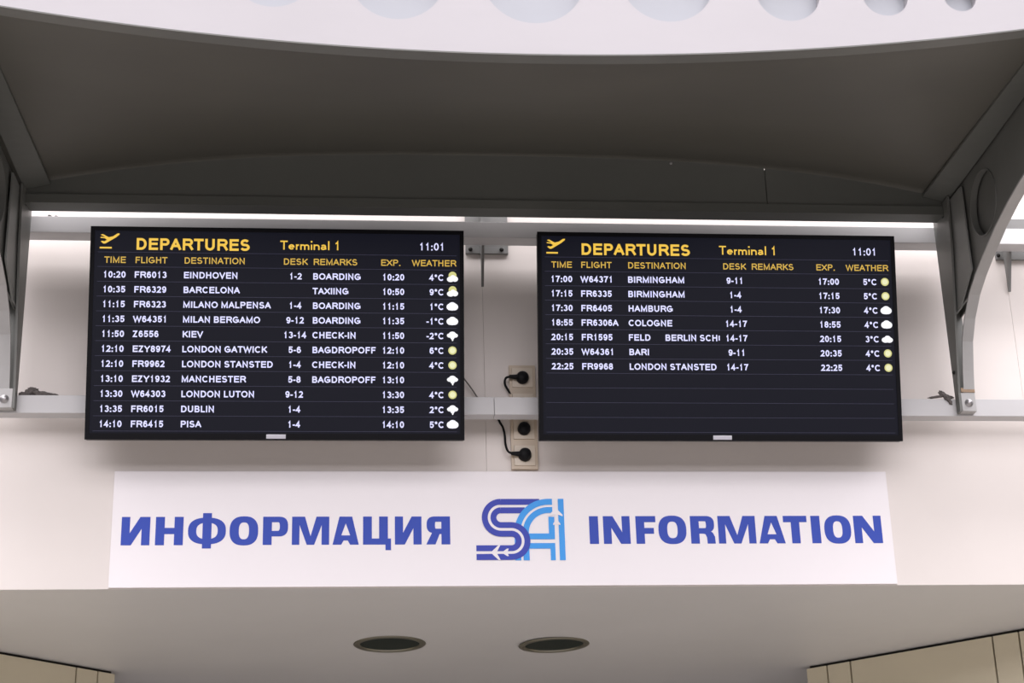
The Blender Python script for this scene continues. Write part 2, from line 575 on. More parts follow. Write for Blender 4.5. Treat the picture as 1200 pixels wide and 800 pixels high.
def wall_bracket(x0, x1, xf, label):
    o = empty('wall_bracket', (xf, 0, 4.05))
    tag(o, label, 'bracket')
    box('mounting_plate', x0 - xf, x1 - xf, -0.009, -0.0003, -0.002, 0.145, M['console'], o, bevel=0.001)
    pts = [(-0.009, 0.150), (-0.0615, 0.150), (-0.0615, -0.004), (-0.0615, -0.004), (-0.013, -0.118), (-0.009, -0.118)]
    pts = [(-0.009, 0.150), (-0.0615, 0.150), (-0.0615, -0.004), (-0.013, -0.118), (-0.009, -0.118)]
    plate_obj('fin', [pts], 0.008, lambda u, v, w: Vector((-0.004 + w, u, v)), M['console'], o)
    for sx in (-0.6, 0.75):
        xx = (x0 - xf) * 0.7 if sx < 0 else (x1 - xf) * 0.75
        lathe('bolt', [(0, -0.006), (0.005, -0.005), (0.007, 0)], M['joint'], o, 12, 'y', (xx, -0.009, 0.012))
    return o


wall_bracket(0.006, 0.142, 0.0575, 'small grey wall plate with pointed fin holding the upper rail between the displays')
wall_bracket(1.742, 1.880, 1.771, 'small grey wall plate with pointed fin under the upper rail at the far right')

# ================================================================== GLYPHS
# a grotesque sans drawn from strokes: each glyph is a list of centre lines in units of cap height
ADV = {' ': 278, ':': 278, '.': 278, '-': 333, '°': 400, '(': 300, 'A': 667, 'B': 667, 'C': 722, 'D': 722, 'E': 667, 'F': 611, 'G': 778,
       'H': 722, 'I': 278, 'J': 500, 'K': 667, 'L': 556, 'M': 833, 'N': 722, 'O': 778, 'P': 667, 'Q': 778, 'R': 722, 'S': 667,
       'T': 611, 'U': 722, 'V': 667, 'W': 944, 'X': 667, 'Y': 667, 'Z': 611, 'e': 556, 'r': 333, 'm': 833, 'i': 222, 'n': 556, 'a': 556, 'l': 222}


def el(cx, cy, rx, ry, a0, a1, n=12):
    return [(cx + rx * math.cos(R(a0 + (a1 - a0) * i / n)), cy + ry * math.sin(R(a0 + (a1 - a0) * i / n))) for i in range(n + 1)]


def strokes(ch):
    """centre lines; x in 0..1 of the ink width, y in 0..1 of cap height. Ends reach the outline."""
    X = 0.52   # x-height of the small letters
    G = {
        'A': [[(0, 0), (.5, 1)], [(.5, 1), (1, 0)], [(.16, .33), (.84, .33)]],
        'B': [[(0, 0), (0, 1)], [(0, 1)] + el(.62, .76, .30, .24, 90, -90) + [(0, .52)], [(0, .52)] + el(.66, .26, .34, .26, 90, -90) + [(0, 0)]],
        'C': [el(.52, .5, .52, .5, 42, 318, 20)],
        'D': [[(0, 0), (0, 1)] + el(.45, .5, .55, .5, 90, -90, 14) + [(0, 0)]],
        'E': [[(1, 1), (0, 1), (0, 0), (1, 0)], [(0, .53), (.92, .53)]],
        'F': [[(1, 1), (0, 1), (0, 0)], [(0, .51), (.86, .51)]],
        'G': [el(.5, .5, .5, .5, 42, 325, 20) + [(1, .18), (1, .46), (.55, .46)]],
        'H': [[(0, 0), (0, 1)], [(1, 0), (1, 1)], [(0, .53), (1, .53)]],
        'I': [[(.5, 0), (.5, 1)]],
        'K': [[(0, 0), (0, 1)], [(0, .36), (.95, 1)], [(.32, .58), (1, 0)]],
        'L': [[(0, 1), (0, 0), (1, 0)]],
        'M': [[(0, 0), (0, 1), (.5, .06), (1, 1), (1, 0)]],
        'N': [[(0, 0), (0, 1), (1, 0), (1, 1)]],
        'O': [el(.5, .5, .5, .5, 0, 360, 24)],
        'P': [[(0, 0), (0, 1)] + el(.64, .74, .36, .26, 90, -90) + [(0, .48)]],
        'R': [[(0, 0), (0, 1)] + el(.62, .75, .32, .25, 90, -90) + [(0, .50)], [(.52, .50), (.72, .38), (1, 0)]],
        'S': [el(.5, .745, .44, .255, 28, 235, 14) + el(.5, .26, .5, .26, 62, -158, 14)],
        'T': [[(0, 1), (1, 1)], [(.5, 1), (.5, 0)]],
        'U': [[(0, 1)] + el(.5, .36, .5, .36, 180, 360, 14) + [(1, 1)]],
        'V': [[(0, 1), (.5, 0), (1, 1)]],
        'W': [[(0, 1), (.25, 0), (.5, .96), (.75, 0), (1, 1)]],
        'X': [[(0, 0), (1, 1)], [(0, 1), (1, 0)]],
        'Y': [[(0, 1), (.5, .44), (1, 1)], [(.5, .44), (.5, 0)]],
        'Z': [[(0, 1), (1, 1), (0, 0), (1, 0)]],
        '0': [el(.5, .5, .5, .5, 0, 360, 22)],
        '1': [[(0, .74), (.55, .84), (.9, 1), (.9, 0)]],
        '2': [el(.48, .73, .48, .27, 165, -28, 12) + [(.72, .42), (.02, 0), (1, 0)]],
        '3': [el(.48, .76, .44, .24, 155, -90, 12), el(.48, .27, .52, .27, 90, -160, 12)],
        '4': [[(.72, 0), (.72, 1), (0, .28), (1, .28)]],
        '5': [[(.92, 1), (.16, 1), (.06, .50)] + el(.48, .32, .52, .32, 130, -155, 12)],
        '6': [el(.52, .5, .50, .5, 38, 180, 10) + [(.02, .32)] + el(.51, .31, .49, .31, 180, 540, 18)],
        '7': [[(0, 1), (1, 1), (.52, .45), (.34, 0)]],
        '8': [el(.5, .76, .42, .24, 0, 360, 16), el(.5, .27, .5, .27, 0, 360, 18)],
        '9': [el(.48, .5, .50, .5, -142, 0, 10) + [(.98, .68)] + el(.49, .69, .49, .31, 0, 360, 18)],
        ':': [[(.5, 0), (.5, .0)], [(.5, .58), (.5, .58)]],
        '.': [[(.5, 0), (.5, 0)]],
        '-': [[(0, .36), (1, .36)]],
        '°': [el(.5, .86, .5, .14, 0, 360, 12)],
        '(': [el(.9, .5, .9, .5, 110, 250, 12)],
        'e': [[(.0, .30), (1, .30)] + el(.5, X / 2 + .02, .5, X / 2 - .0, 0, 320, 16)[1:]],
        'r': [[(0, 0), (0, X + .02)], [(0, .36)] + el(.9, .26, .9, .28, 150, 80, 6)],
        'm': [[(0, 0), (0, X + .02)], el(.25, .36, .25, .18, 180, 0, 8) + [(.5, 0)], el(.75, .36, .25, .18, 180, 0, 8) + [(1, 0)]],
        'n': [[(0, 0), (0, X + .02)], el(.5, .34, .5, .20, 180, 0, 10) + [(1, 0)]],
        'i': [[(.5, 0), (.5, X)], [(.5, .98), (.5, .98)]],
        'l': [[(.5, 0), (.5, 1)]],
        'a': [el(.44, .38, .42, .16, 160, 0, 8) + [(.88, .12), (1, 0)], [(.88, .32), (.45, .27)] + el(.38, .14, .38, .14, 90, 290, 10) + [(.7, .05), (.88, .18)]],
    }
    return G[ch]


INK = {'I': (95, 185), '1': (95, 375), ':': (95, 185), '.': (95, 185), '-': (35, 300), '°': (60, 330), 'T': (20, 590), 'A': (5, 660), 'V': (5, 660),
       'W': (10, 935), 'X': (8, 660), 'Y': (8, 660), 'i': (65, 155), 'l': (65, 155), 'r': (65, 340), '(': (60, 235), '4': (20, 520), 'm': (65, 770),
       'E': (80, 625), 'F': (82, 570), 'L': (75, 525), 'K': (75, 665), 'H': (80, 640), 'N': (78, 640), 'M': (75, 760), 'P': (78, 625), 'B': (75, 615),
       'D': (80, 670), 'R': (80, 710), 'U': (78, 642), 'C': (45, 690), 'G': (42, 715), 'O': (40, 740), 'S': (45, 615)}


def adv(ch):
    return ADV.get(ch, 556) / 1000


def text_geo(txt, em, x, base, wt, acc):
    """append flat ribbons to acc = (verts, faces); wt = stroke weight as a fraction of the em"""
    cap, t = 0.716 * em, wt * em
    for ch in txt:
        if ch != ' ':
            i0, i1 = INK.get(ch, (50, 512))
            xa, xb = x + i0 / 1000 * em + t / 2, x + i1 / 1000 * em - t / 2
            for path in strokes(ch):
                P = [(xa + px * (xb - xa), base + t / 2 + py * (cap - t)) for px, py in path]
                if len(P) == 2 and P[0] == P[1]:
                    cx, cy = P[0]
                    k = len(acc[0])
                    h = t * 0.58
                    acc[0].extend([(cx - h, cy - h), (cx + h, cy - h), (cx + h, cy + h), (cx - h, cy + h)])
                    acc[1].append((k, k + 1, k + 2, k + 3))
                    continue
                closed = abs(P[0][0] - P[-1][0]) + abs(P[0][1] - P[-1][1]) < 1e-7
                n = len(P)
                # straight stems run to the outline
                if not closed:
                    for e0, e1 in ((0, 1), (n - 1, n - 2)):
                        dx, dy = P[e0][0] - P[e1][0], P[e0][1] - P[e1][1]
                        l = math.hypot(dx, dy)
                        if l > 1.5 * t or (n == 2 and l > 0.3 * t):
                            q = t / 2 if (abs(dx) < 1e-6 or abs(dy) < 1e-6) else t * 0.35
                            P[e0] = (P[e0][0] + dx / l * q, P[e0][1] + dy / l * q)
                k = len(acc[0])
                for i in range(n):
                    if closed:
                        a, b = P[(i - 1) % (n - 1)], P[(i + 1) % (n - 1)]
                    else:
                        a, b = P[max(i - 1, 0)], P[min(i + 1, n - 1)]
                    c = P[i]
                    d1 = Vector((c[0] - a[0], c[1] - a[1]))
                    d2 = Vector((b[0] - c[0], b[1] - c[1]))
                    d1 = d1.normalized() if d1.length > 1e-9 else d2.normalized()
                    d2 = d2.normalized() if d2.length > 1e-9 else d1
                    n1, n2 = Vector((-d1.y, d1.x)), Vector((-d2.y, d2.x))
                    m_ = n1 + n2
                    if m_.length < 1e-3:
                        m_ = n1
                    m_.normalize()
                    s_len = t / 2 / max(m_.dot(n1), 0.42)
                    acc[0].append((c[0] + m_.x * s_len, c[1] + m_.y * s_len))
                    acc[0].append((c[0] - m_.x * s_len, c[1] - m_.y * s_len))
                for i in range(n - 1):
                    acc[1].append((k + 2 * i, k + 2 * i + 1, k + 2 * i + 3, k + 2 * i + 2))
        x += adv(ch) * em
    return x


def twidth(txt, em):
    return sum(adv(c) for c in txt) * em


# ================================================================== DISPLAYS
TW, TH, TT = 1.1066, 0.635, 0.036
TILT = math.atan2(0.138, 0.6194)      # leans forward at the top


def display(x0, label, rows, logo=True):
    # local frame: x right, z up the face, y out of the back; origin at the bottom left front corner
    o = empty('departure_display', (x0, -0.165, 3.3666), (TILT, 0, 0))
    tag(o, label, 'display', 'departure displays')
    bm = bmesh.new()
    bm_box(bm, 0.001, TW - 0.001, 0.004, TT, 0.001, TH - 0.001, 0.003)
    bm_box(bm, 0.25, TW - 0.25, TT - 0.001, TT + 0.012, 0.24, TH - 0.12, 0.003)
    bm_obj('shell', bm, M['tvback'], o)
    bz = 0.0125
    out = [(0, 0), (TW, 0), (TW, TH), (0, TH)]
    inn = [(bz, bz + 0.006), (TW - bz, bz + 0.006), (TW - bz, TH - bz), (bz, TH - bz)]
    plate_obj('bezel', [out, inn], 0.008, lambda u, v, w: Vector((u, -0.001 + w, v)), M['bezel'], o)
    scr = box('screen', bz - 0.001, TW - bz + 0.001, 0.0012, 0.0038, bz + 0.005, TH - bz + 0.001, M['screen'], o)
    box('badge', 0.524, 0.581, -0.0035, -0.001, 0.003, 0.0155, M['silver'], o, bevel=0.001)
    for mx in (0.33, TW - 0.33):
        box('mount_arm', mx - 0.02, mx + 0.02, TT + 0.0125, TT + 0.055, 0.30, 0.54, M['joint'], o)

    def flat(name, acc, m, par, lab=None, y=0.0):
        q = mesh_obj(name, [(u, y, v) for u, v in acc[0]], acc[1], m, par)
        if lab:
            q['label'] = lab
        return q

    def strip(name, v0, v1, lab=None):
        q = box(name, 0.0175, TW - 0.0175, 0.0002, 0.0010, TH - v1, TH - v0, M['screen'], o)
        if lab:
            q['label'] = lab
        return q

    def field(txt, em, x, vb, wt, m, par, name, lab=None):
        if txt:
            a = ([], [])
            text_geo(txt, em, x, TH - vb, wt, a)
            flat(name, a, m, par, lab, -0.0001)

    # title line
    hd = strip('title_row', 0.0165, 0.0765)
    field('DEPARTURES', 0.0496, 0.131, 0.0700, 0.148, M['t_yellow'], hd, 'title_text', 'large yellow word DEPARTURES')
    field('Terminal 1', 0.0383, 0.557, 0.0645, 0.108, M['t_yellow'], hd, 'terminal_text', 'yellow words Terminal 1')
    field('11:01', 0.0316, 0.971, 0.0618, 0.115, M['t_white'], hd, 'clock_text', 'white clock digits 11:01')
    ic = [(0.029, 0.0255), (0.036, 0.0238), (0.053, 0.0330), (0.0655, 0.0300), (0.0780, 0.0215), (0.0840, 0.0210), (0.0845, 0.0245), (0.0740, 0.0335),
          (0.0440, 0.0520), (0.0380, 0.0525), (0.030, 0.0460), (0.0345, 0.0440), (0.041, 0.0455), (0.0480, 0.0410), (0.0420, 0.0365), (0.029, 0.0350), (0.029, 0.0320), (0.043, 0.0330)]
    tri = tessellate_polygon([[Vector((p[0], p[1], 0)) for p in ic]])
    V = [(p[0], TH - p[1]) for p in ic] + [(0.0275, TH - 0.0672), (0.0625, TH - 0.0672), (0.0625, TH - 0.0622), (0.0275, TH - 0.0622)]
    n = len(ic)
    flat('takeoff_icon', (V, [tuple(t) for t in tri] + [(n, n + 1, n + 2, n + 3)]), M['t_yellow'], hd, 'yellow symbol of a plane taking off', -0.0001)
    # column headings
    hd = strip('heading_row', 0.0785, 0.1205)
    for txt, x in (('TIME', 0.0415), ('FLIGHT', 0.131), ('DESTINATION', 0.2745), ('DESK', 0.567), ('REMARKS', 0.6555), ('EXP.', 0.8565), ('WEATHER', 0.950)):
        field(txt, 0.0269, x, 0.1105, 0.118, M['t_gold'], hd, 'heading_text', 'gold heading ' + txt)
    # rules between the rows
    for v in [0.0775] + [0.1215 + 0.0444 * k for k in range(12)]:
        box('row_rule', 0.0225, TW - 0.0225, 0.0003, 0.0010, TH - v - 0.0006, TH - v + 0.0006, M['line'], o)
    # flights
    E_, WT = 0.0271, 0.138
    for r in range(11):
        vb = 0.1548 + 0.0444 * r
        if r >= len(rows):
            strip('flight_row', 0.1225 + 0.0444 * r, 0.1649 + 0.0444 * r, 'empty dark row')
            continue
        tm, fn, de, dk, rm, ex, tp, icn = rows[r]
        nm = '' if isinstance(de, tuple) else ' to ' + de.title()
        rw = strip('flight_row', 0.1225 + 0.0444 * r, 0.1649 + 0.0444 * r, 'row of the %s flight%s' % (tm, nm))
        mw = M['t_white']
        field(tm, E_, 0.0385, vb, WT, mw, rw, 'time_text')
        field(fn, E_, 0.1295, vb, WT, mw, rw, 'flight_number_text')
        if isinstance(de, tuple):
            field(de[0], E_, 0.2725, vb, WT, mw, rw, 'destination_text')
            field(de[1], E_, 0.3845, vb, WT, mw, rw, 'destination_text')
        else:
            field(de, E_, 0.2735, vb, WT, mw, rw, 'destination_text')
        field(dk, E_, 0.6040 - twidth(dk, E_) / 2, vb, WT, mw, rw, 'desk_text')
        field(rm, E_, 0.6545, vb, WT, mw, rw, 'remark_text')
        field(ex, E_, 0.8610, vb, WT, mw, rw, 'expected_time_text')
        field(tp, E_, 1.0475 - twidth(tp, E_), vb, WT, mw, rw, 'temperature_text')
        cx, cy = 1.0715, TH - (vb - 0.0105)

        def blob(parts, m, nme, yy):
            g = ([], [])
            for (px, py, rx, ry) in parts:
                k = len(g[0])
                g[0].extend(circ(cx + px, cy + py, rx, 20, ry))
                g[1].append(tuple(range(k, k + 20)))
            return flat(nme, g, m, rw, None, yy)
        Y1, Y2 = -0.0001, -0.0003
        if icn == 'sun':
            blob([(0, 0, 0.0125, 0.0125)], M['i_sun'], 'sun_icon', Y1)
            blob([(0, 0, 0.0085, 0.0085)], M['i_suncore'], 'sun_core', Y2)
        elif icn == 'cloud':
            blob([(-0.006, -0.001, 0.0115, 0.0105), (0.006, -0.001, 0.0115, 0.0105), (0.0, 0.003, 0.012, 0.0105), (0, -0.002, 0.014, 0.010)], M['i_white'], 'cloud_icon', Y1)
        elif icn == 'flat':
            blob([(-0.006, -0.003, 0.0115, 0.0085), (0.006, -0.003, 0.0115, 0.0085), (0.001, 0.002, 0.010, 0.0085)], M['i_white'], 'cloud_icon', Y1)
        elif icn == 'part':
            blob([(0.001, 0.006, 0.0120, 0.0120)], M['i_sun'], 'sun_icon', Y1)
            blob([(-0.005, -0.0055, 0.0110, 0.0085), (0.008, -0.0045, 0.0095, 0.0085), (0.002, -0.001, 0.0085, 0.0085)], M['i_white'], 'cloud_icon', Y2)
        elif icn == 'rain':
            blob([(-0.008, 0.001, 0.0085, 0.0065), (0.008, 0.001, 0.0085, 0.0065), (0.0, 0.005, 0.0105, 0.0080), (0.0, -0.004, 0.0065, 0.0075), (0.0005, -0.011, 0.0025, 0.005)], M['i_white'], 'rain_icon', Y1)
    return o


rows1 = [('10:20', 'FR6013', 'EINDHOVEN', '1-2', 'BOARDING', '10:20', '4°C', 'part'),
         ('10:35', 'FR6329', 'BARCELONA', '', 'TAXIING', '10:50', '9°C', 'part'),
         ('11:15', 'FR6323', 'MILANO MALPENSA', '1-4', 'BOARDING', '11:15', '1°C', 'cloud'),
         ('11:35', 'W64351', 'MILAN BERGAMO', '9-12', 'BOARDING', '11:35', '-1°C', 'cloud'),
         ('11:50', 'Z6556', 'KIEV', '13-14', 'CHECK-IN', '11:50', '-2°C', 'rain'),
         ('12:10', 'EZY8974', 'LONDON GATWICK', '5-6', 'BAGDROPOFF', '12:10', '6°C', 'sun'),
         ('12:10', 'FR9962', 'LONDON STANSTED', '1-4', 'CHECK-IN', '12:10', '4°C', 'sun'),
         ('13:10', 'EZY1932', 'MANCHESTER', '5-8', 'BAGDROPOFF', '13:10', '', 'rain'),
         ('13:30', 'W64303', 'LONDON LUTON', '9-12', '', '13:30', '4°C', 'sun'),
         ('13:35', 'FR6015', 'DUBLIN', '1-4', '', '13:35', '2°C', 'rain'),
         ('14:10', 'FR6415', 'PISA', '1-4', '', '14:10', '5°C', 'cloud')]
rows2 = [('17:00', 'W64371', 'BIRMINGHAM', '9-11', '', '17:00', '5°C', 'sun'),
         ('17:15', 'FR6335', 'BIRMINGHAM', '1-4', '', '17:15', '5°C', 'sun'),
         ('17:30', 'FR6405', 'HAMBURG', '1-4', '', '17:30', '4°C', 'cloud'),
         ('18:55', 'FR6306A', 'COLOGNE', '14-17', '', '18:55', '4°C', 'cloud'),
         ('20:15', 'FR1595', ('FELD', 'BERLIN SCH('), '14-17', '', '20:15', '3°C', 'flat'),
         ('20:35', 'W64361', 'BARI', '9-11', '', '20:35', '4°C', 'sun'),
         ('22:25', 'FR9968', 'LONDON STANSTED', '14-17', '', '22:25', '4°C', 'sun')]
display(-1.1263, 'black departures screen filled with eleven flights, left of the sockets', rows1)
display(0.2031, 'black departures screen with seven flights and an empty lower part, right of the sockets', rows2)

# ================================================================== SIGN
SX0, SX1, SZ0, SZ1 = -1.055, 1.2954, 2.9655, 3.3214
sign = empty('information_sign', ((SX0 + SX1) / 2, 0, SZ0))
tag(sign, 'long white sign board with blue ИНФОРМАЦИЯ and INFORMATION below the displays', 'sign')
SO = Vector(sign.location)
box('board', SX0 - SO.x, SX1 - SO.x, -0.007, -0.0003, 0, SZ1 - SO.z, M['sign'], sign, bevel=0.0012)
FY = -0.0078


def letter(polys, x0, x1, z0=3.0930, z1=3.1795, holes_ok=True, m=None, name='letter', y=FY):
    """polys: list of (outline, holes...) in unit coordinates 0..1"""
    vs, fs = [], []
    for loops in polys:
        tri = tessellate_polygon([[Vector((p[0], p[1], 0)) for p in L] for L in loops])
        k = len(vs)
        for L in loops:
            for p in L:
                vs.append(Vector((x0 + p[0] * (x1 - x0), y, z0 + p[1] * (z1 - z0))) - SO)
        fs += [tuple(i + k for i in t) for t in tri]
    bm = bmesh.new()
    vv = [bm.verts.new(p) for p in vs]
    for f in fs:
        try:
            bm.faces.new([vv[i] for i in f])
        except ValueError:
            pass
    r = bmesh.ops.extrude_face_region(bm, geom=list(bm.faces))
    for g in r['geom']:
        if isinstance(g, bmesh.types.BMVert):
            g.co.y += 0.0007
    return bm_obj(name, bm, m or M['blue'], sign)


def rc(a, b, c, d):
    return [(a, b), (c, b), (c, d), (a, d)]


def sup(cx, cy, rx, ry, n=40, e=2.5, a0=0, a1=360):
    out = []
    for i in range(n):
        t = R(a0 + (a1 - a0) * i / (n if a1 - a0 == 360 else n - 1))
        c, s = math.cos(t), math.sin(t)
        out.append((cx + rx * math.copysign(abs(c) ** (2 / e), c), cy + ry * math.copysign(abs(s) ** (2 / e), s)))
    return out


def Lw(w):            # horizontal stem width as a fraction of a letter w metres wide
    return 0.0262 / w


def mk(ch, x0, x1):
    w = x1 - x0
    s = Lw(w)
    h = 0.215          # horizontal bar thickness (fraction of height)
    if ch == 'I':
        letter([[rc(0, 0, 1, 1)]], x0, x1)
    elif ch in 'NИ':
        L = [(0, 0), (s * .93, 0), (s * .93, 0.58), (1 - s * 1.12, 0), (1, 0), (1, 1), (1 - s * .93, 1), (1 - s * .93, 0.42), (s * 1.12, 1), (0, 1)]
        if ch == 'И':
            L = [(1 - p[0], p[1]) for p in L][::-1]
        letter([[L]], x0, x1)
    elif ch == 'Н':
        letter([[[(0, 0), (s, 0), (s, .39), (1 - s, .39), (1 - s, 0), (1, 0), (1, 1), (1 - s, 1), (1 - s, .61), (s, .61), (s, 1), (0, 1)]]], x0, x1)
    elif ch == 'F':
        letter([[[(0, 0), (s, 0), (s, .36), (.90, .36), (.90, .57), (s, .57), (s, .78), (1, .78), (1, 1), (0, 1)]]], x0, x1)
    elif ch in 'OО':
        letter([[sup(.5, .5, .5, .515), sup(.5, .5, .5 - s * 1.03, .30, e=2.6)]], x0, x1)
    elif ch == 'Ф':
        s2 = 0.0262 / w
        letter([[sup(.5, .5, .5, .47), sup(.5, .5, .5 - s2 * .92, .29, e=2.5)]], x0, x1)
        letter([[rc(.5 - s2 / 2, -.12, .5 + s2 / 2, 1.13)]], x0, x1, y=FY - 0.0003, name='letter_stem')
    elif ch in 'PР':
        o_ = [(0, 0), (s, 0), (s, .30)] + [(p[0], p[1]) for p in sup(.62, .65, .38, .35, 16, 2.6, -90, 90)] + [(0, 1)]
        hgt = sup(.60, .65, .40 - s * .93, .155, 14, 2.4, -90, 90)
        letter([[o_, [(s, .495)] + hgt + [(s, .805)]]], x0, x1)
    elif ch in 'RЯ':
        o_ = [(0, 0), (s, 0), (s, .36), (.52, .36), (1 - s * 1.12 - .02, .25) if False else (.60, .34), (1 - s * .98, .22), (1 - s * .95, 0), (1, 0), (.985, .25), (.90, .40)]
        if ch == 'Я':
            o_ = [(0, 0), (s, 0), (s, .37), (.44, .37), (1 - s * 1.05, 0), (1.0, 0), (.76, .41)]
        b_ = sup(.62, .70, .36, .30, 16, 2.6, -60, 90)
        loop = o_ + b_ + [(0, 1)]
        hole = [(s, .56)] + sup(.60, .685, .37 - s * .93, .125, 12, 2.4, -90, 90) + [(s, .81)]
        if ch == 'Я':
            loop = [(1 - p[0], p[1]) for p in loop][::-1]
            hole = [(1 - p[0], p[1]) for p in hole][::-1]
        letter([[loop, hole]], x0, x1)
    elif ch in 'MМ':
        letter([[[(0, 0), (s * .85, 0), (s * .85, .70), (.5 - s * .42, 0), (.5 + s * .42, 0), (1 - s * .85, .70), (1 - s * .85, 0), (1, 0), (1, 1), (1 - s * 1.45, 1), (.5, .30), (s * 1.45, 1), (0, 1)]]], x0, x1)
    elif ch in 'AА':
        letter([[[(0, 0), (s * .98, 0), (s * 1.15 + .035, .15), (1 - s * 1.15 - .035, .15), (1 - s * .98, 0), (1, 0), (.5 + s * .72, 1), (.5 - s * .72, 1)],
                 [(.5 - .17, .33), (.5 + .17, .33), (.5, .76)]]], x0, x1)
    elif ch == 'T':
        letter([[[(.5 - s / 2, 0), (.5 + s / 2, 0), (.5 + s / 2, .77), (1, .77), (1, 1), (0, 1), (0, .77), (.5 - s / 2, .77)]]], x0, x1)
    elif ch == 'Ц':
        letter([[[(0, 0), (.80, 0), (.80, -.20), (1, -.20), (1, .215), (.89, .215), (.89, 1), (.89 - s, 1), (.89 - s, .215), (s, .215), (s, 1), (0, 1)]]], x0, x1)


K = 0.969 / 2097
for ch, a, b in (('И', 125, 305), ('Н', 340, 515), ('Ф', 545, 785), ('О', 808, 990), ('Р', 1020, 1180), ('М', 1205, 1443), ('А', 1465, 1633), ('Ц', 1660, 1840), ('И', 1865, 2037), ('Я', 2067, 2222)):
    mk(ch, -1.026 + (a - 125) * K, -1.026 + (b - 125) * K)
K = 0.901 / 343.5
for ch, a, b in (('I', 690.5, 701), ('N', 706.7, 737.7), ('F', 744.5, 767.7), ('O', 770.7, 803.3), ('R', 808.2, 836.7), ('M', 840.5, 884.5), ('A', 888, 918.8), ('T', 917.6, 945.5), ('I', 950.3, 961), ('O', 965.8, 997.4), ('N', 1001, 1034.0)):
    mk(ch, 0.363 + (a - 690.5) * K, 0.363 + (b - 690.5) * K)


# emblem in its own small grid (units: 1/10000 of a screen, y down)
def E2(px, py):
    return 0.0205 + (px - 193) * 0.000389, 3.2340 - (py - 158) * 0.000398


def strip2(name, path, w, m, y, vs=None):
    """flat ribbon of width w along the path"""
    out = []
    n = len(path)
    for i in range(n):
        a, b = path[max(i - 1, 0)], path[min(i + 1, n - 1)]
        dx, dy = b[0] - a[0], b[1] - a[1]
        l = math.hypot(dx, dy) or 1
        nx, ny = -dy / l * w / 2, dx / l * w / 2
        out.append(((path[i][0] + nx, path[i][1] + ny), (path[i][0] - nx, path[i][1] - ny)))
    V, F = [], []
    for (p, q) in out:
        for t in (p, q):
            X, Z = E2(*t)
            V.append(Vector((X, y, Z)) - SO)
    for i in range(n - 1):
        F.append((2 * i, 2 * i + 1, 2 * i + 3, 2 * i + 2))
    return V, F


def arc(cx, cy, rx, a0, a1, n=24, ry=None):
    ry = ry or rx
    return [(cx + rx * math.cos(R(a0 + (a1 - a0) * i / n)), cy + ry * math.sin(R(a0 + (a1 - a0) * i / n))) for i in range(n + 1)]


def merge(name, parts, m):
    V, F = [], []
    for v, f in parts:
        k = len(V)
        V += v
        F += [tuple(i + k for i in q) for q in f]
    return mesh_obj(name, V, F, m, sign)


def poly2(pts, y):
    tri = tessellate_polygon([[Vector((p[0], p[1], 0)) for p in pts]])
    V = []
    for p in pts:
        X, Z = E2(*p)
        V.append(Vector((X, y, Z)) - SO)
    return V, [tuple(t) for t in tri]


sp = []
for off in (33.5, -33.5):
    # top bar (behind the A) then body (in front of the A)
    yt = 215 - off
    xe = 690 if off > 0 else 575
    sp.append(strip2('', [(xe, yt), (388, yt)], 47, None, -0.0080))
    body = arc(388, 306.5, 91.5 + off, -90, -270) + [(465, 398 + off)] + arc(465, 488, 90 - off, -90, 90)[0:] + [(193, 578 - off)]
    sp.append(strip2('', body, 46, None, -0.0092))
mid = arc(388, 306.5, 91.5, -100, -270) + [(465, 398)] + arc(465, 488, 90, -90, 90) + [(193, 578)]
merge('emblem_ground', [strip2('', mid, 78, None, -0.0089)], M['logo_white'])
q = merge('emblem_s', sp, M['logo_blue'])
q['label'] = 'deep blue double line letter S'
ap = []
for off in (33.5, -31.5):
    path = [(790, 425 - 210 - off)] + arc(760, 425, 213 + off, -90, -180, 24, 210 + off) + [(547 - off, 638)]
    ap.append(strip2('', path, 47, None, -0.0086))
for a in (rc(835, 158, 880, 638), rc(757, 300, 803, 475), rc(600, 430, 757, 475), rc(600, 505, 765, 548), rc(765, 505, 803, 638)):
    ap.append(poly2(a, -0.0086))
q = merge('emblem_a', ap, M['logo_sky'])
q['label'] = 'sky blue double line letter A'
pl = []
up_plane = [(818, 150), (828, 185), (831, 245), (868, 285), (868, 297), (831, 282), (829, 328), (848, 355), (848, 366), (820, 356),
            (792, 366), (792, 355), (810, 328), (808, 282), (760, 297), (760, 285), (806, 245), (808, 185)]
lf_plane = [(205, 578), (250, 572), (312, 568), (362, 522), (378, 522), (352, 568), (398, 570), (428, 548), (442, 548), (430, 578),
            (442, 606), (428, 606), (398, 586), (352, 588), (378, 636), (362, 636), (312, 588), (250, 584)]
pl.append(poly2(up_plane, -0.0098))
pl.append(poly2(lf_plane, -0.0098))
merge('emblem_planes', pl, M['logo_white'])

# ================================================================== SOCKETS, PLUGS, CABLES
so = empty('socket_block', (0.1735, 0, 3.327))
tag(so, 'vertical beige block of wall sockets between the displays, crossed by the lower rail', 'socket')
plate_obj('frame', [rc(-0.0405, 0, 0.0405, 0.337), ] + [rc(-0.032, 0.0102 + 0.0844 * k, 0.032, 0.0742 + 0.0844 * k) for k in range(4)], 0.014,
          lambda u, v, w: Vector((u, -0.0145 + w, v)), M['socket'], so)
for k in range(4):
    cz = 0.0422 + 0.0844 * k
    ins = plate_obj('socket_insert', [rc(-0.0315, cz - 0.0315, 0.0315, cz + 0.0315), circ(0, cz, 0.0205, 32)], 0.016,
                    lambda u, v, w: Vector((u, -0.018 + w, v)), M['socket2'], so)
    lathe('socket_well', [(0, -0.003), (0.0204, -0.003), (0.0204, -0.0165)], M['socket2'] if k in (0, 2, 3) else M['socket2'], so, 32, 'y', (0, 0, cz))


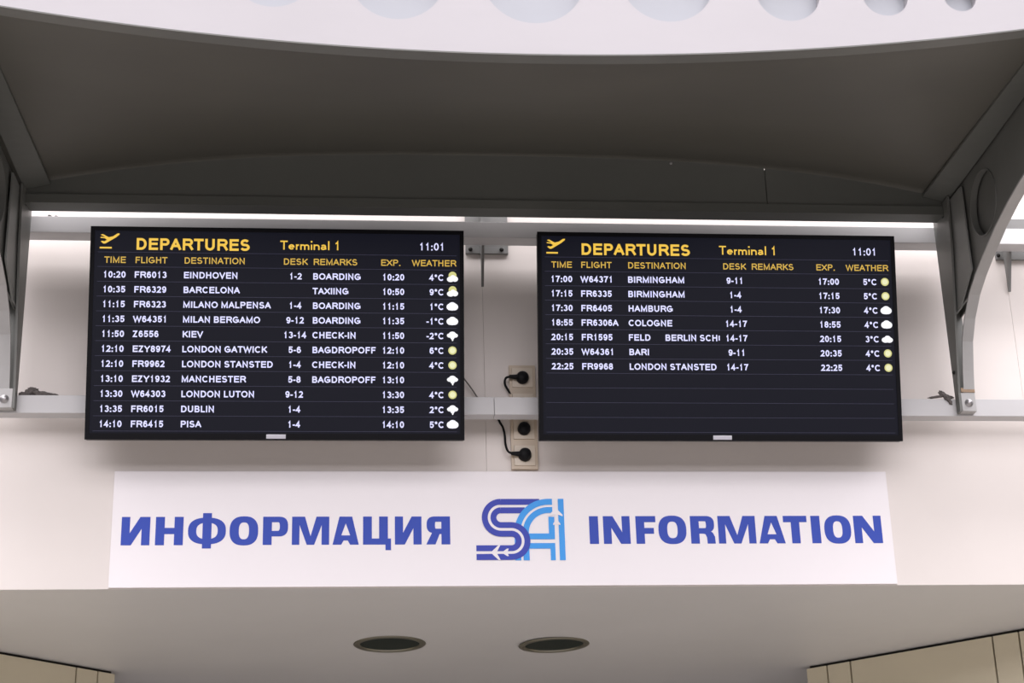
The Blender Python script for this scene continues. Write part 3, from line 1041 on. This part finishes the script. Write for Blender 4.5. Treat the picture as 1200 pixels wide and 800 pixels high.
def plug(name, label, z, cable_pts, neck_dir):
    o = empty(name, (0.1735, -0.018, z))
    tag(o, label, 'plug')
    lathe('plug_body', [(0, -0.022), (0.014, -0.021), (0.0185, -0.016), (0.0195, -0.004), (0.0195, -0.0002), (0, -0.0002)], M['rubber'], o, 32, 'y')
    if cable_pts:
        tube('plug_neck', [(-0.010, -0.010, 0), (-0.025, -0.011, 0.0005 * neck_dir), (-0.042, -0.010, 0.002 * neck_dir)], lambda t: 0.0095 - 0.004 * t, M['rubber'], o)
        tube('cable', cable_pts, 0.0036, M['rubber'], o, 8)
    return o


plug('power_plug', 'black plug in the top socket, its cable looping left and down behind the rail', 3.624 - 0.004,
     [(-0.040, -0.010, 0.002), (-0.053, -0.008, -0.004), (-0.054, 0.0, -0.022), (-0.040, 0.006, -0.045), (-0.024, 0.008, -0.070), (-0.010, 0.008, -0.110), (0.0, 0.004, -0.128)], 1)
plug('power_plug', 'black round plug just under the rail, without visible cable', 3.4540, None, 0)
plug('power_plug', 'black plug in the lowest socket, its cable rising along the left side', 3.3700,
     [(-0.040, -0.010, 0.002), (-0.052, -0.008, 0.010), (-0.058, 0.0, 0.035), (-0.059, 0.004, 0.065), (-0.064, 0.008, 0.092), (-0.074, 0.010, 0.112), (-0.090, 0.008, 0.150)], 1)
cb = tube('cable', [(-0.09, -0.055, 3.74), (-0.045, -0.045, 3.68), (-0.015, -0.030, 3.625), (0.012, -0.018, 3.590), (0.042, -0.012, 3.545), (0.07, -0.02, 3.50)], 0.0022, M['cablegrey'], None, 8)
tag(cb, 'thin grey cable slanting from behind the left display down to the rail', 'cable')


# ================================================================== DIRT ON THE RAILS
def clump(label, pieces, seed):
    rnd = random.Random(seed)
    bm = bmesh.new()
    for (cx, cy, cz, rx, ry, rz, ang) in pieces:
        r = bmesh.ops.create_icosphere(bm, subdivisions=3, radius=1)
        mt = Matrix.Rotation(ang, 4, 'Y')
        ph = [rnd.uniform(0, 6) for _ in range(3)]
        for v in r['verts']:
            c = v.co.copy()
            k = 1 + 0.25 * math.sin(5 * c.x + ph[0]) * math.cos(6 * c.z + ph[1]) + 0.12 * math.sin(13 * c.y + ph[2] + 9 * c.x)
            c = Vector((c.x * rx * k, c.y * ry * k, c.z * rz * k))
            v.co = mt @ c + Vector((cx, cy, cz))
    zmin = min(v.co.z for v in bm.verts)
    c0 = sum((v.co for v in bm.verts), Vector()) / len(bm.verts)
    org = Vector((c0.x, c0.y, zmin))
    for v in bm.verts:
        v.co -= org
    o = bm_obj('dirt_clump', bm, M['dirt'], None, True)
    o.location = org
    tag(o, label, 'debris')
    return o


clump('dark grey crumpled clump lying on the lower rail beside the left bracket',
      [(-1.322, -0.100, 3.528, 0.014, 0.012, 0.008, 0.2), (-1.300, -0.102, 3.535, 0.020, 0.014, 0.012, -0.2), (-1.285, -0.104, 3.533, 0.018, 0.012, 0.010, 0.35),
       (-1.262, -0.104, 3.529, 0.022, 0.010, 0.007, 0.15), (-1.240, -0.104, 3.5265, 0.020, 0.007, 0.0045, 0.05), (-1.296, -0.100, 3.545, 0.014, 0.010, 0.006, 0.1)], 3)
clump('grey feathery scrap stuck on the lower rail beside the right bracket',
      [(1.445, -0.118, 3.527, 0.024, 0.006, 0.0035, -0.10), (1.470, -0.119, 3.534, 0.014, 0.006, 0.008, 0.5), (1.480, -0.1225, 3.522, 0.014, 0.005, 0.009, 0.9),
       (1.487, -0.1225, 3.510, 0.010, 0.0035, 0.006, 1.2), (1.462, -0.118, 3.540, 0.008, 0.004, 0.007, 0.9), (1.492, -0.118, 3.526, 0.010, 0.004, 0.005, 0.1)], 5)
clump('two small dark crumbs on the top left end of the upper rail',
      [(-1.281, -0.112, 4.109, 0.006, 0.005, 0.004, 0.4), (-1.262, -0.113, 4.108, 0.005, 0.005, 0.003, 0), (-1.290, -0.112, 4.107, 0.005, 0.004, 0.002, 0)], 8)

# ================================================================== DOWNLIGHTS
for i, (x, y) in enumerate(DL):
    o = empty('downlight', (x, y, ZS), (0, 0, 0) if i == 0 else (R(0.8), R(-1.3), 0))
    tag(o, ['unlit round recessed downlight in the soffit, the left one of the two', 'unlit round recessed downlight in the soffit, the right one with a loose tilted rim'][i], 'light', 'recessed downlights')
    lathe('trim_ring', [(0.0990, 0.02), (0.0990, -0.0015), (0.1015, -0.0050), (0.108, -0.0062), (0.117, -0.0042), (0.121, -0.0012), (0.119, 0.0)], M['trim'], o, 56)
    lathe('lens', [(0.0989, 0.0008), (0.05, -0.0008), (0, -0.0010)], M['lens'], o, 56)
